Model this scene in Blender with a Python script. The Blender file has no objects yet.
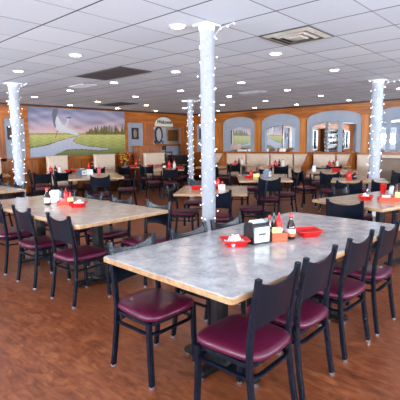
import bpy, math, random
from mathutils import Vector, Matrix
random.seed(7)
SC = bpy.context.scene
COL = SC.collection
PI = math.pi
R = math.radians

# ------------------------------------------------------------------ materials
def newmat(name):
    m = bpy.data.materials.new(name); m.use_nodes = True
    nt = m.node_tree; b = nt.nodes['Principled BSDF']
    return m, nt, b

def S(v):  # sRGB 0-255 -> linear
    o = []
    for c in v:
        c /= 255.0
        o.append(c/12.92 if c <= .04045 else ((c+.055)/1.055)**2.4)
    return tuple(o)+(1.0,)

def node(nt, t, **kw):
    n = nt.nodes.new(t)
    for k, v in kw.items(): setattr(n, k, v)
    return n

def math_node(nt, op, a, b=None, c=None):
    n = nt.nodes.new('ShaderNodeMath'); n.operation = op
    for i, v in enumerate((a, b, c)):
        if v is None: continue
        if isinstance(v, (int, float)): n.inputs[i].default_value = v
        else: nt.links.new(v, n.inputs[i])
    return n.outputs[0]

def ramp(nt, fac, stops):
    n = nt.nodes.new('ShaderNodeValToRGB')
    el = n.color_ramp.elements
    while len(el) < len(stops): el.new(.5)
    for e, (p, c) in zip(el, stops): e.position = p; e.color = c
    nt.links.new(fac, n.inputs[0])
    return n.outputs[0]

def mixc(nt, fac, a, b, mode='MIX'):
    n = nt.nodes.new('ShaderNodeMix'); n.data_type = 'RGBA'; n.blend_type = mode
    for sock, v in ((n.inputs[0], fac), (n.inputs[6], a), (n.inputs[7], b)):
        if isinstance(v, (int, float)): sock.default_value = v
        elif isinstance(v, tuple): sock.default_value = v
        else: nt.links.new(v, sock)
    return n.outputs[2]

def simple(name, rgb, rough=.5, metal=0, var=.06, scale=12, spec=.5, coat=0, emis=0, bump=0):
    m, nt, b = newmat(name)
    c = S(rgb)
    tc = node(nt, 'ShaderNodeTexCoord')
    no = node(nt, 'ShaderNodeTexNoise'); no.inputs['Scale'].default_value = scale
    nt.links.new(tc.outputs['Object'], no.inputs['Vector'])
    d = tuple(max(0, x*(1-var*2)) for x in c[:3])+(1,)
    l = tuple(min(1, x*(1+var*2)) for x in c[:3])+(1,)
    nt.links.new(ramp(nt, no.outputs['Fac'], [(.3, d), (.7, l)]), b.inputs['Base Color'])
    b.inputs['Roughness'].default_value = rough
    b.inputs['Metallic'].default_value = metal
    b.inputs['Specular IOR Level'].default_value = spec
    b.inputs['Coat Weight'].default_value = coat
    if bump:
        bp = node(nt, 'ShaderNodeBump'); bp.inputs['Strength'].default_value = bump
        nt.links.new(no.outputs['Fac'], bp.inputs['Height']); nt.links.new(bp.outputs[0], b.inputs['Normal'])
    if emis:
        b.inputs['Emission Color'].default_value = c
        b.inputs['Emission Strength'].default_value = emis
    return m

def wood(name, dark, light, rough=.4, axis='Z', scale=3.0, coat=.1):
    m, nt, b = newmat(name)
    tc = node(nt, 'ShaderNodeTexCoord')
    mp = node(nt, 'ShaderNodeMapping')
    s = [9*scale, 9*scale, 9*scale]; s['XYZ'.index(axis)] = .6*scale
    mp.inputs['Scale'].default_value = s
    nt.links.new(tc.outputs['Object'], mp.inputs['Vector'])
    no = node(nt, 'ShaderNodeTexNoise'); no.inputs['Scale'].default_value = 1.0
    no.inputs['Detail'].default_value = 5; no.inputs['Distortion'].default_value = .6
    nt.links.new(mp.outputs[0], no.inputs['Vector'])
    no2 = node(nt, 'ShaderNodeTexNoise'); no2.inputs['Scale'].default_value = 1.3
    nt.links.new(tc.outputs['Object'], no2.inputs['Vector'])
    f = math_node(nt, 'ADD', math_node(nt, 'MULTIPLY', no.outputs['Fac'], .7), math_node(nt, 'MULTIPLY', no2.outputs['Fac'], .3))
    nt.links.new(ramp(nt, f, [(.35, S(dark)), (.62, S(light))]), b.inputs['Base Color'])
    b.inputs['Roughness'].default_value = rough
    b.inputs['Coat Weight'].default_value = coat
    return m

def mat_floor():
    m, nt, b = newmat('floor_planks')
    tc = node(nt, 'ShaderNodeTexCoord')
    mp = node(nt, 'ShaderNodeMapping'); mp.inputs['Rotation'].default_value = (0, 0, PI/2)
    nt.links.new(tc.outputs['Object'], mp.inputs['Vector'])
    br = node(nt, 'ShaderNodeTexBrick')
    br.offset = .37; br.inputs['Scale'].default_value = 1.0
    br.inputs['Brick Width'].default_value = 1.22; br.inputs['Row Height'].default_value = .155
    br.inputs['Mortar Size'].default_value = .0016; br.inputs['Mortar Smooth'].default_value = .3
    br.inputs['Color1'].default_value = (.25, .25, .25, 1); br.inputs['Color2'].default_value = (.75, .75, .75, 1)
    br.inputs['Mortar'].default_value = (.0, .0, .0, 1)
    nt.links.new(mp.outputs[0], br.inputs['Vector'])
    # figure: smoky cherry mottling, stretched a little along the planks, offset per plank
    m2 = node(nt, 'ShaderNodeMapping'); m2.inputs['Scale'].default_value = (22, 9, 1)
    nt.links.new(tc.outputs['Object'], m2.inputs['Vector'])
    va = node(nt, 'ShaderNodeVectorMath'); va.operation = 'ADD'
    sc = node(nt, 'ShaderNodeVectorMath'); sc.operation = 'SCALE'; sc.inputs['Scale'].default_value = 30
    nt.links.new(br.outputs['Color'], sc.inputs[0])
    nt.links.new(m2.outputs[0], va.inputs[0]); nt.links.new(sc.outputs[0], va.inputs[1])
    n1 = node(nt, 'ShaderNodeTexNoise'); n1.inputs['Scale'].default_value = .9; n1.inputs['Detail'].default_value = 6
    n1.inputs['Distortion'].default_value = .8
    nt.links.new(va.outputs[0], n1.inputs['Vector'])
    m3 = node(nt, 'ShaderNodeMapping'); m3.inputs['Scale'].default_value = (45, 5, 1)
    nt.links.new(tc.outputs['Object'], m3.inputs['Vector'])
    n2 = node(nt, 'ShaderNodeTexNoise'); n2.inputs['Scale'].default_value = 1.0; n2.inputs['Detail'].default_value = 3
    nt.links.new(m3.outputs[0], n2.inputs['Vector'])
    f = math_node(nt, 'ADD', math_node(nt, 'MULTIPLY', n1.outputs['Fac'], .75), math_node(nt, 'MULTIPLY', n2.outputs['Fac'], .25))
    colr = ramp(nt, f, [(.28, S((92, 45, 27))), (.46, S((134, 71, 42))), (.58, S((152, 86, 52))), (.74, S((176, 110, 70)))])
    tint = ramp(nt, br.outputs['Color'], [(.2, (.86, .84, .82, 1)), (.8, (1.06, 1.06, 1.06, 1))])
    c2 = mixc(nt, 1.0, colr, tint, 'MULTIPLY')
    c3 = mixc(nt, math_node(nt, 'MULTIPLY', br.outputs['Fac'], .55), c2, S((70, 34, 22)))
    nt.links.new(c3, b.inputs['Base Color'])
    rr = math_node(nt, 'ADD', math_node(nt, 'MULTIPLY', n1.outputs['Fac'], .12), .30)
    nt.links.new(rr, b.inputs['Roughness'])
    bp = node(nt, 'ShaderNodeBump'); bp.inputs['Strength'].default_value = .12; bp.inputs['Distance'].default_value = .002
    nt.links.new(math_node(nt, 'SUBTRACT', n2.outputs['Fac'], br.outputs['Fac']), bp.inputs['Height'])
    nt.links.new(bp.outputs[0], b.inputs['Normal'])
    return m

GX = 2.663; TILE = .6096
def mat_ceiling():
    m, nt, b = newmat('ceiling_tiles')
    tc = node(nt, 'ShaderNodeTexCoord')
    sp = node(nt, 'ShaderNodeSeparateXYZ'); nt.links.new(tc.outputs['Object'], sp.inputs[0])
    def line(sock, half):
        t = math_node(nt, 'DIVIDE', math_node(nt, 'SUBTRACT', sock, GX), TILE)
        fr = math_node(nt, 'ABSOLUTE', math_node(nt, 'SUBTRACT', math_node(nt, 'FRACT', math_node(nt, 'ADD', t, .5)), .5))
        return math_node(nt, 'LESS_THAN', fr, half)
    lx = line(sp.outputs['X'], .014); ly = line(sp.outputs['Y'], .009)
    no = node(nt, 'ShaderNodeTexNoise'); no.inputs['Scale'].default_value = 60; no.inputs['Detail'].default_value = 4
    nt.links.new(tc.outputs['Object'], no.inputs['Vector'])
    # each tile has its own faint tint
    vx = math_node(nt, 'FLOOR', math_node(nt, 'DIVIDE', math_node(nt, 'SUBTRACT', sp.outputs['X'], GX), TILE))
    vy = math_node(nt, 'FLOOR', math_node(nt, 'DIVIDE', math_node(nt, 'SUBTRACT', sp.outputs['Y'], GX), TILE))
    cb = node(nt, 'ShaderNodeCombineXYZ'); nt.links.new(vx, cb.inputs[0]); nt.links.new(vy, cb.inputs[1])
    wn = node(nt, 'ShaderNodeTexWhiteNoise'); wn.noise_dimensions = '2D'; nt.links.new(cb.outputs[0], wn.inputs['Vector'])
    base = ramp(nt, math_node(nt, 'ADD', math_node(nt, 'MULTIPLY', no.outputs['Fac'], .35), math_node(nt, 'MULTIPLY', wn.outputs['Value'], .65)),
                [(.2, S((222, 230, 241))), (.8, S((234, 241, 250)))])
    n3 = node(nt, 'ShaderNodeTexNoise'); n3.inputs['Scale'].default_value = 1.1
    nt.links.new(tc.outputs['Object'], n3.inputs['Vector'])
    lcol = ramp(nt, n3.outputs['Fac'], [(.40, S((170, 168, 172))), (.60, S((96, 92, 96)))])
    c = mixc(nt, ly, base, lcol)
    c = mixc(nt, lx, c, S((56, 52, 54)))
    nt.links.new(c, b.inputs['Base Color'])
    b.inputs['Roughness'].default_value = .85
    bp = node(nt, 'ShaderNodeBump'); bp.inputs['Strength'].default_value = .25; bp.inputs['Distance'].default_value = .004
    nt.links.new(math_node(nt, 'SUBTRACT', math_node(nt, 'MULTIPLY', no.outputs['Fac'], .3), math_node(nt, 'MAXIMUM', lx, ly)), bp.inputs['Height'])
    nt.links.new(bp.outputs[0], b.inputs['Normal'])
    return m

def mat_laminate(name, stops, rough=.16):
    m, nt, b = newmat(name)
    tc = node(nt, 'ShaderNodeTexCoord')
    n1 = node(nt, 'ShaderNodeTexNoise'); n1.inputs['Scale'].default_value = 8; n1.inputs['Detail'].default_value = 8
    n1.inputs['Roughness'].default_value = .6; n1.inputs['Distortion'].default_value = .5
    nt.links.new(tc.outputs['Object'], n1.inputs['Vector'])
    n2 = node(nt, 'ShaderNodeTexVoronoi'); n2.inputs['Scale'].default_value = 46
    nt.links.new(tc.outputs['Object'], n2.inputs['Vector'])
    f = math_node(nt, 'ADD', math_node(nt, 'MULTIPLY', n1.outputs['Fac'], .85), math_node(nt, 'MULTIPLY', n2.outputs['Distance'], .14))
    nt.links.new(ramp(nt, f, stops), b.inputs['Base Color'])
    b.inputs['Roughness'].default_value = rough
    b.inputs['Specular IOR Level'].default_value = .6
    return m

def mat_vcol(name, rough=.6):
    m, nt, b = newmat(name)
    a = node(nt, 'ShaderNodeVertexColor'); a.layer_name = 'paint'
    no = node(nt, 'ShaderNodeTexNoise'); no.inputs['Scale'].default_value = 25
    tc = node(nt, 'ShaderNodeTexCoord'); nt.links.new(tc.outputs['Object'], no.inputs['Vector'])
    t = ramp(nt, no.outputs['Fac'], [(.3, (.88, .88, .88, 1)), (.7, (1.1, 1.1, 1.1, 1))])
    nt.links.new(mixc(nt, 1.0, a.outputs[0], t, 'MULTIPLY'), b.inputs['Base Color'])
    b.inputs['Roughness'].default_value = rough
    return m

def mat_mirror():
    m, nt, b = newmat('mirror_glass')
    b.inputs['Base Color'].default_value = (.82, .84, .85, 1); b.inputs['Metallic'].default_value = 1
    b.inputs['Roughness'].default_value = .015
    return m

def mat_pane():
    m = bpy.data.materials.new('window_glass'); m.use_nodes = True
    nt = m.node_tree; nt.nodes.clear()
    o = node(nt, 'ShaderNodeOutputMaterial'); t = node(nt, 'ShaderNodeBsdfTransparent'); g = node(nt, 'ShaderNodeBsdfGlossy')
    g.inputs['Roughness'].default_value = .02
    mx = node(nt, 'ShaderNodeMixShader'); fr = node(nt, 'ShaderNodeFresnel'); fr.inputs[0].default_value = 1.3
    nt.links.new(fr.outputs[0], mx.inputs[0]); nt.links.new(t.outputs[0], mx.inputs[1]); nt.links.new(g.outputs[0], mx.inputs[2])
    nt.links.new(mx.outputs[0], o.inputs[0])
    return m

def mat_emit(name, rgb, st):
    m, nt, b = newmat(name)
    b.inputs['Base Color'].default_value = (1, 1, 1, 1)
    b.inputs['Emission Color'].default_value = S(rgb); b.inputs['Emission Strength'].default_value = st
    return m

M = dict(
    floor=mat_floor(), ceiling=mat_ceiling(),
    marble=mat_laminate('grey_marble_laminate', [(.30, S((148, 146, 149))), (.43, S((174, 172, 173))), (.54, S((191, 189, 189))), (.66, S((210, 207, 205)))]),
    marblewarm=mat_laminate('warm_reflection_laminate', [(.30, S((178, 160, 143))), (.43, S((198, 181, 163))), (.54, S((210, 194, 176))), (.66, S((222, 208, 192)))]),  # same grey laminate, warm reflected light mixed into its colour
    tan=mat_laminate('tan_reflection_laminate', [(.34, S((158, 130, 102))), (.5, S((192, 164, 133))), (.7, S((212, 188, 160)))], .2),  # grey laminate with the oak walls' reflection painted into the colour
    edge=wood('table_edge_wood', (150, 110, 72), (192, 152, 112), .4, 'X', 3),
    navy=simple('navy_powder_coat', (13, 20, 33), .27, 0, .05, 30, .28),
    black=simple('black_iron', (11, 12, 15), .42, 0, .05, 20),
    maroon=simple('maroon_vinyl', (88, 18, 48), .32, 0, .07, 16, .5, .15),
    glide=simple('nickel_glide', (190, 195, 205), .3, 1, .02),
    wood=wood('honey_oak', (126, 62, 14), (192, 110, 34), .35, 'Z', 1.6),
    woodh=wood('honey_oak_rail', (132, 66, 16), (196, 114, 36), .35, 'X', 1.6),
    woody=wood('honey_oak_header', (126, 62, 14), (192, 110, 34), .35, 'Y', 1.6),
    darkwood=wood('dark_walnut', (46, 26, 17), (86, 50, 30), .4, 'Z', 2),
    hostwood=wood('reddish_panel_wood', (140, 84, 54), (184, 122, 84), .45, 'Z', 2.2),
    greyblue=simple('grey_blue_paint', (160, 168, 182), .6, 0, .03, 4),
    white=simple('white_paint', (232, 232, 234), .5, 0, .02, 6),
    colwhite=simple('white_column_wrap', (148, 149, 155), .5, 0, .03, 40, .5, 0, 0, .25),
    garland=simple('white_tulle', (182, 185, 194), .6, 0, .08, 55, .4, 0, 0, 1.0),
    booth=simple('beige_vinyl', (232, 211, 190), .42, 0, .04, 8),
    boothgrey=simple('taupe_vinyl', (150, 132, 118), .4, 0, .05, 6),
    red=simple('red_plastic', (208, 26, 28), .3, 0, .03, 20),
    redcap=simple('salmon_red_plastic', (222, 62, 52), .35, 0, .03, 20),
    creamer=simple('white_plastic', (240, 238, 236), .35, 0, .02, 20),
    blackp=simple('black_plastic', (27, 30, 35), .35, 0, .04, 20),
    slate=simple('slate_plastic', (84, 98, 122), .35, 0, .04, 20),
    facep=simple('pale_display_card', (226, 226, 216), .4, 0, .03, 20),
    ink=simple('dark_print', (60, 66, 64), .6, 0, .03, 20),
    syrup=simple('dark_syrup', (44, 16, 12), .1, 0, .05, 10, .6, .5),
    sauce=simple('brown_sauce', (92, 26, 16), .15, 0, .05, 10, .6, .4),
    green=simple('green_bottle_glass', (36, 56, 40), .12, 0, .05, 10, .6, .4),
    label=simple('white_label_paper', (232, 222, 214), .5, 0, .04, 40),
    orangelabel=simple('orange_label_paper', (214, 110, 50), .5, 0, .04, 40),
    yellow=simple('yellow_paper', (236, 218, 128), .6, 0, .04, 40),
    pink=simple('pink_paper', (222, 96, 110), .6, 0, .04, 40),
    bluep=simple('pale_blue_paper', (170, 190, 216), .6, 0, .04, 40),
    terracotta=wood('orange_stained_wood', (158, 66, 38), (196, 98, 60), .45, 'X', 5),
    caddyred=simple('orange_red_plastic', (214, 74, 44), .4, 0, .03, 20),
    mural=mat_vcol('mural_paint'), picture=mat_vcol('print_paint'),
    mirror=mat_mirror(), pane=mat_pane(),
    lamp=mat_emit('lamp_diffuser', (255, 222, 188), 42.0), bulb=mat_emit('led_bulb', (240, 243, 255), 2.4),
    grille=simple('dark_grille_metal', (58, 54, 56), .6, 0, .06, 20),
    grillebar=simple('grille_blades', (88, 82, 82), .6, 0, .06, 20),
    ventold=simple('stained_vent_metal', (196, 190, 178), .55, 0, .10, 6),
    glasswhite=simple('frosted_glass', (206, 212, 214), .15, 0, .03, 20),
    base=simple('dark_baseboard', (54, 36, 28), .5),
    gold=wood('gold_wood_frame', (176, 112, 30), (226, 164, 64), .3, 'X', 3),
    leafr=simple('red_leaf', (178, 34, 26), .6), leafy=simple('yellow_leaf', (224, 172, 52), .6), leafd=simple('dark_leaf', (56, 30, 22), .6),
)

M['post'] = wood('bright_oak_post', (164, 90, 26), (212, 130, 46), .35, 'Z', 1.2)
# ------------------------------------------------------------------ mesh builder
class MB:
    def __init__(s): s.v = []; s.f = []; s.mi = []; s.cur = 0
    def add(s, vs, fs):
        o = len(s.v); s.v += [tuple(p) for p in vs]
        for f in fs: s.f.append(tuple(i+o for i in f)); s.mi.append(s.cur)
        return s
    def box(s, x0, x1, y0, y1, z0, z1, bev=0):
        if bev:
            return s.prism([(x0+bev, y0), (x1-bev, y0), (x1, y0+bev), (x1, y1-bev), (x1-bev, y1), (x0+bev, y1), (x0, y1-bev), (x0, y0+bev)],
                           [(z0, -bev), (z0+bev, 0), (z1-bev, 0), (z1, -bev)])
        v = [(x, y, z) for z in (z0, z1) for y in (y0, y1) for x in (x0, x1)]
        return s.add(v, [(0, 2, 3, 1), (4, 5, 7, 6), (0, 1, 5, 4), (2, 6, 7, 3), (0, 4, 6, 2), (1, 3, 7, 5)])
    def prism(s, out, layers, centre=None):
        n = len(out)
        cx = sum(p[0] for p in out)/n; cy = sum(p[1] for p in out)/n
        vs = []
        for z, ins in layers:
            for x, y in out:
                d = math.hypot(x-cx, y-cy) or 1
                k = (d+ins)/d
                vs.append((cx+(x-cx)*k, cy+(y-cy)*k, z))
        fs = [tuple(range(n-1, -1, -1)), tuple(range((len(layers)-1)*n, len(layers)*n))]
        for l in range(len(layers)-1):
            for i in range(n):
                j = (i+1) % n
                fs.append((l*n+i, l*n+j, (l+1)*n+j, (l+1)*n+i))
        return s.add(vs, fs)
    def lathe(s, prof, seg=14, c=(0, 0, 0)):
        vs = []; fs = []
        for r, z in prof:
            for i in range(seg):
                a = 2*PI*i/seg; vs.append((c[0]+r*math.cos(a), c[1]+r*math.sin(a), c[2]+z))
        for l in range(len(prof)-1):
            for i in range(seg):
                j = (i+1) % seg
                fs.append((l*seg+i, l*seg+j, (l+1)*seg+j, (l+1)*seg+i))
        fs.append(tuple(range(seg-1, -1, -1))); fs.append(tuple(range((len(prof)-1)*seg, len(prof)*seg)))
        return s.add(vs, fs)
    def sweep(s, pts, w, d, side, closed=False, rnd=.3):
        side = Vector(side).normalized()
        b = rnd
        sec = [(w/2*x, d/2*y) for x, y in ((1, -1+b), (1, 1-b), (1-b, 1), (-1+b, 1), (-1, 1-b), (-1, -1+b), (-1+b, -1), (1-b, -1))]
        P = [Vector(p) for p in pts]; n = len(P); k = len(sec); vs = []
        for i in range(n):
            a = P[(i-1) % n] if (closed or i > 0) else P[i]
            c = P[(i+1) % n] if (closed or i < n-1) else P[i]
            t = (c-a).normalized()
            sd = (side - t*side.dot(t)).normalized(); up = t.cross(sd)
            for x, y in sec: vs.append(P[i]+sd*x+up*y)
        fs = []
        for i in range(n if closed else n-1):
            j2 = (i+1) % n
            for e in range(k):
                g = (e+1) % k
                fs.append((i*k+e, i*k+g, j2*k+g, j2*k+e))
        if not closed: fs += [tuple(range(k-1, -1, -1)), tuple(range((n-1)*k, n*k))]
        return s.add(vs, fs)
    def tube(s, pts, r, seg=8, closed=False):
        P = [Vector(p) for p in pts]; n = len(P); vs = []
        up = Vector((0, 0, 1))
        for i in range(n):
            a = P[(i-1) % n] if (closed or i > 0) else P[i]
            c = P[(i+1) % n] if (closed or i < n-1) else P[i]
            t = (c-a).normalized()
            u = up if abs(t.dot(up)) < .95 else Vector((1, 0, 0))
            x = t.cross(u).normalized(); y = t.cross(x)
            for e in range(seg):
                an = 2*PI*e/seg; vs.append(P[i]+x*(r*math.cos(an))+y*(r*math.sin(an)))
        fs = []
        for i in range(n if closed else n-1):
            j2 = (i+1) % n
            for e in range(seg):
                g = (e+1) % seg; fs.append((i*seg+e, i*seg+g, j2*seg+g, j2*seg+e))
        if not closed: fs += [tuple(range(seg-1, -1, -1)), tuple(range((n-1)*seg, n*seg))]
        return s.add(vs, fs)
    def ball(s, c, r, seg=8, rings=5, sz=1):
        prof = [(max(.001, r*math.sin(PI*i/rings)), -r*sz*math.cos(PI*i/rings)) for i in range(rings+1)]
        return s.lathe(prof, seg, c)
    def rot(s, ang, loc=(0, 0, 0)):
        c, n = math.cos(ang), math.sin(ang)
        s.v = [(x*c-y*n+loc[0], x*n+y*c+loc[1], z+loc[2]) for x, y, z in s.v]; return s
    def mesh(s, name, mats, smooth=35):
        me = bpy.data.meshes.new(name); me.from_pydata(s.v, [], s.f)
        for m in (mats if isinstance(mats, (list, tuple)) else [mats]): me.materials.append(M[m] if isinstance(m, str) else m)
        me.polygons.foreach_set('material_index', s.mi)
        me.validate(); me.update()
        if smooth:
            me.shade_smooth(); me.set_sharp_from_angle(angle=R(smooth))
        return me
    def build(s, name, mats, parent=None, smooth=35, loc=None, rz=0):
        o = bpy.data.objects.new(name, s.mesh(name, mats, smooth)); COL.objects.link(o)
        if parent: o.parent = parent
        if loc: o.location = loc
        if rz: o.rotation_euler.z = rz
        return o

def tag(o, label, cat, group=None):
    o['label'] = label; o['category'] = cat
    if group: o['group'] = group
    return o
def thing(name, label, cat, loc=(0, 0, 0), rz=0, group=None):
    o = bpy.data.objects.new(name, None); COL.objects.link(o)
    o.empty_display_size = .1
    o.location = loc; o.rotation_euler.z = rz
    return tag(o, label, cat, group)
def struct(o, label=None):
    o['kind'] = 'structure'
    if label: o['label'] = label
    return o
def dup(root, label, loc, rz, group=None):
    def cp(o, par):
        c = o.copy(); COL.objects.link(c); c.parent = par
        for ch in kids.get(o.name, []): cp(ch, c)
        return c
    kids = {}
    def reg(o):
        kids[o.name] = list(o.children)
        for ch in o.children: reg(ch)
    reg(root)
    r = cp(root, None); r.location = loc; r.rotation_euler = (0, 0, rz)
    r['label'] = label
    if group: r['group'] = group
    return r

def rrect(hx, hy, r, n=4):
    o = []
    for cx, cy, a0 in ((hx-r, hy-r, 0), (-hx+r, hy-r, 90), (-hx+r, -hy+r, 180), (hx-r, -hy+r, 270)):
        for i in range(n+1):
            a = R(a0+90*i/n); o.append((cx+r*math.cos(a), cy+r*math.sin(a)))
    return o

# ------------------------------------------------------------------ camera (at the origin of the plan)
CZ = 1.47
yaw, pit, rol = .83179, .138076, -.012914
F = Vector((math.sin(yaw)*math.cos(pit), math.cos(yaw)*math.cos(pit), -math.sin(pit)))
rt = Vector((math.cos(yaw), -math.sin(yaw), 0)); up = rt.cross(F)
X = rt*math.cos(rol)+up*math.sin(rol); U = -rt*math.sin(rol)+up*math.cos(rol)
cam = bpy.data.cameras.new('camera'); co = bpy.data.objects.new('camera', cam); COL.objects.link(co)
mw = Matrix((X, U, -F)).transposed().to_4x4(); mw.translation = (0, 0, CZ); co.matrix_world = mw
cam.sensor_width = 36; cam.lens = 36*411.63/400; cam.clip_start = .05
SC.camera = co

# ------------------------------------------------------------------ room shell
X0, X1, Y0, Y1, H = -4.0, 12.3, -4.0, 11.55, 2.606
def holes_wall(mb, a0, a1, z0, z1, holes, emit):
    As = sorted({a0, a1, *[h[0] for h in holes], *[h[1] for h in holes]})
    Zs = sorted({z0, z1, *[h[2] for h in holes], *[h[3] for h in holes]})
    for i in range(len(As)-1):
        for j in range(len(Zs)-1):
            ca = (As[i]+As[i+1])/2; cz = (Zs[j]+Zs[j+1])/2
            if any(h[0] < ca < h[1] and h[2] < cz < h[3] for h in holes): continue
            emit(As[i], As[i+1], Zs[j], Zs[j+1])

struct(MB().box(X0-.2, X1+.2, Y0-.2, Y1+1.3, -.12, 0).build('floor', 'floor', smooth=0))
struct(MB().box(X0-.2, X1+.2, Y0-.2, Y1+1.3, H, H+.12).build('ceiling', 'ceiling', smooth=0))
winL = [(-3.3, -2.3, .95, 2.15), (1.35, 2.25, .95, 2.15)]
winB = [(-3.0+2.35*i, -1.0+2.35*i, .85, 2.3) for i in range(6)]
winN = [(-3.2+2.35*i, -1.2+2.35*i, .85, 2.3) for i in range(6)]
OPEN = (10.14, 11.74, 0, 2.08)
mb = MB(); holes_wall(mb, X0-.2, X1+.2, 0, H, winL+[OPEN], lambda a, b, c, d: mb.box(a, b, Y1, Y1+.16, c, d))
struct(mb.build('wall_left', 'wood', smooth=0))
mb = MB(); mb.box(X1, X1+.16, Y0, Y1, 0, H)
struct(mb.build('wall_right', 'woody', smooth=0))
mb = MB(); holes_wall(mb, Y0, Y1, 0, H, winB, lambda a, b, c, d: mb.box(X0-.16, X0, a, b, c, d))
struct(mb.build('wall_back', 'greyblue', smooth=0))
mb = MB(); holes_wall(mb, X0, X1, 0, H, winN, lambda a, b, c, d: mb.box(a, b, Y0-.16, Y0, c, d))
struct(mb.build('wall_near', 'greyblue', smooth=0))
nwin = 0
def window(axis, at, a0, a1, z0, z1, out):
    global nwin
    nwin += 1
    fr = MB(); t = .06
    def bx(p, q, c, d, dep0=-.02, dep1=.12):
        d0, d1 = at+out*dep0, at+out*dep1
        if d0 > d1: d0, d1 = d1, d0
        if axis == 'x': fr.box(d0, d1, p, q, c, d)
        else: fr.box(p, q, d0, d1, c, d)
    bx(a0, a1, z0, z0+t); bx(a0, a1, z1-t, z1); bx(a0, a0+t, z0, z1); bx(a1-t, a1, z0, z1)
    mid = (a0+a1)/2; bx(mid-.02, mid+.02, z0, z1, .03, .07)
    o = struct(fr.build('window_%d' % nwin, 'white', smooth=0))
    p = MB(); d0, d1 = sorted((at+out*.045, at+out*.055))
    if axis == 'x': p.box(d0, d1, a0+t, a1-t, z0+t, z1-t)
    else: p.box(a0+t, a1-t, d0, d1, z0+t, z1-t)
    p.build('window_pane', 'pane', o, smooth=0)
    # daylight outside the pane
    L = bpy.data.lights.new('daylight', 'AREA'); L.shape = 'RECTANGLE'
    L.size = a1-a0; L.size_y = z1-z0
    L.energy = WIN_W*(a1-a0)*(z1-z0)*(1.0 if axis == 'x' else NEARF); L.color = (.80, .90, 1.0)
    lo = bpy.data.objects.new('daylight', L); COL.objects.link(lo)
    c = (a0+a1)/2; zz = (z0+z1)/2
    if axis == 'x':
        lo.location = (at+out*.86, c, zz); lo.rotation_euler = (PI/2+R(TILT), 0, -PI/2 if out < 0 else PI/2)
    else:
        lo.location = (c, at+out*.86, zz); lo.rotation_euler = (PI/2+R(TILT), 0, 0 if out < 0 else PI)
WIN_W = 230; NEARF = .8; TILT = 64
for a in winB: window('x', X0, *a, -1)
for a in winN: window('y', Y0, *a, -1)
for a in winL: window('y', Y1, *a, 1)

ntrim = 0
def trim(mb, mat, name=None):
    global ntrim
    if name is None: ntrim += 1; name = 'trim_%d' % ntrim
    return struct(mb.build(name, mat, smooth=0))
# left wall (the mural wall): header, crown, pilasters, painted panels, wainscot rail
for a, b in ((-4, 5.42), (8.97, X1)):
    trim(MB().box(a, b, Y1-.05, Y1, 2.22, H-.03).box(a, b, Y1-.08, Y1, 2.19, 2.235), 'woodh')
trim(MB().box(-4, X1, Y1-.09, Y1, H-.05, H), 'darkwood')
trim(MB().box(2.5, 10.14, Y1-.07, Y1, 1.04, 1.11), 'woodh')
for a, b in ((4.52, 4.80), (9.66, 10.14), (11.74, 12.2), (3.2, 3.4)):
    trim(MB().box(a, b, Y1-.07, Y1, 0, 2.2), 'wood')
trim(MB().box(4.80, 5.36, Y1-.025, Y1, 1.10, 2.19), 'greyblue')
trim(MB().box(8.98, 9.66, Y1-.025, Y1, 1.10, 2.19), 'greyblue')
trim(MB().box(3.4, 4.52, Y1-.025, Y1, 1.10, 2.19), 'greyblue')
struct(MB().box(X0, 10.1, Y1-.02, Y1, 0, .12).build('baseboard_left', 'base', smooth=0))
struct(MB().box(X1-.02, X1, Y0, Y1, 0, .12).build('baseboard_right', 'base', smooth=0))
# alcove behind the Welcome arch
al = MB().box(9.9, 10.1, Y1+.16, Y1+1.1, 0, H).box(12.4, 12.6, Y1+.16, Y1+1.1, 0, H).box(9.9, 12.6, Y1+.9, Y1+1.1, 0, H)
struct(al.build('wall_alcove', 'bluep', smooth=0))
# right wall: header, crown, pilasters, ledge, low panel
trim(MB().box(X1-.05, X1, Y0, Y1-.1, 2.46, H-.03), 'woody')
trim(MB().box(X1-.09, X1, Y0, Y1-.1, H-.05, H), 'darkwood')
trim(MB().box(X1-.13, X1, Y0, 11.4, 1.06, 1.12), 'woody')
trim(MB().box(X1-.03, X1, 10.45, 11.30, 1.12, 2.19), 'greyblue')
PIL = [(11.3, 11.55), (9.98, 10.45), (8.24, 8.50), (6.50, 6.71), (4.50, 4.71), (2.3, 2.5)]
for a, b in PIL:
    trim(MB().box(X1-.06, X1, a, b, 1.12, 2.20).box(X1-.075, X1, a-.05, b+.05, 2.18, 2.22), 'post')

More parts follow.
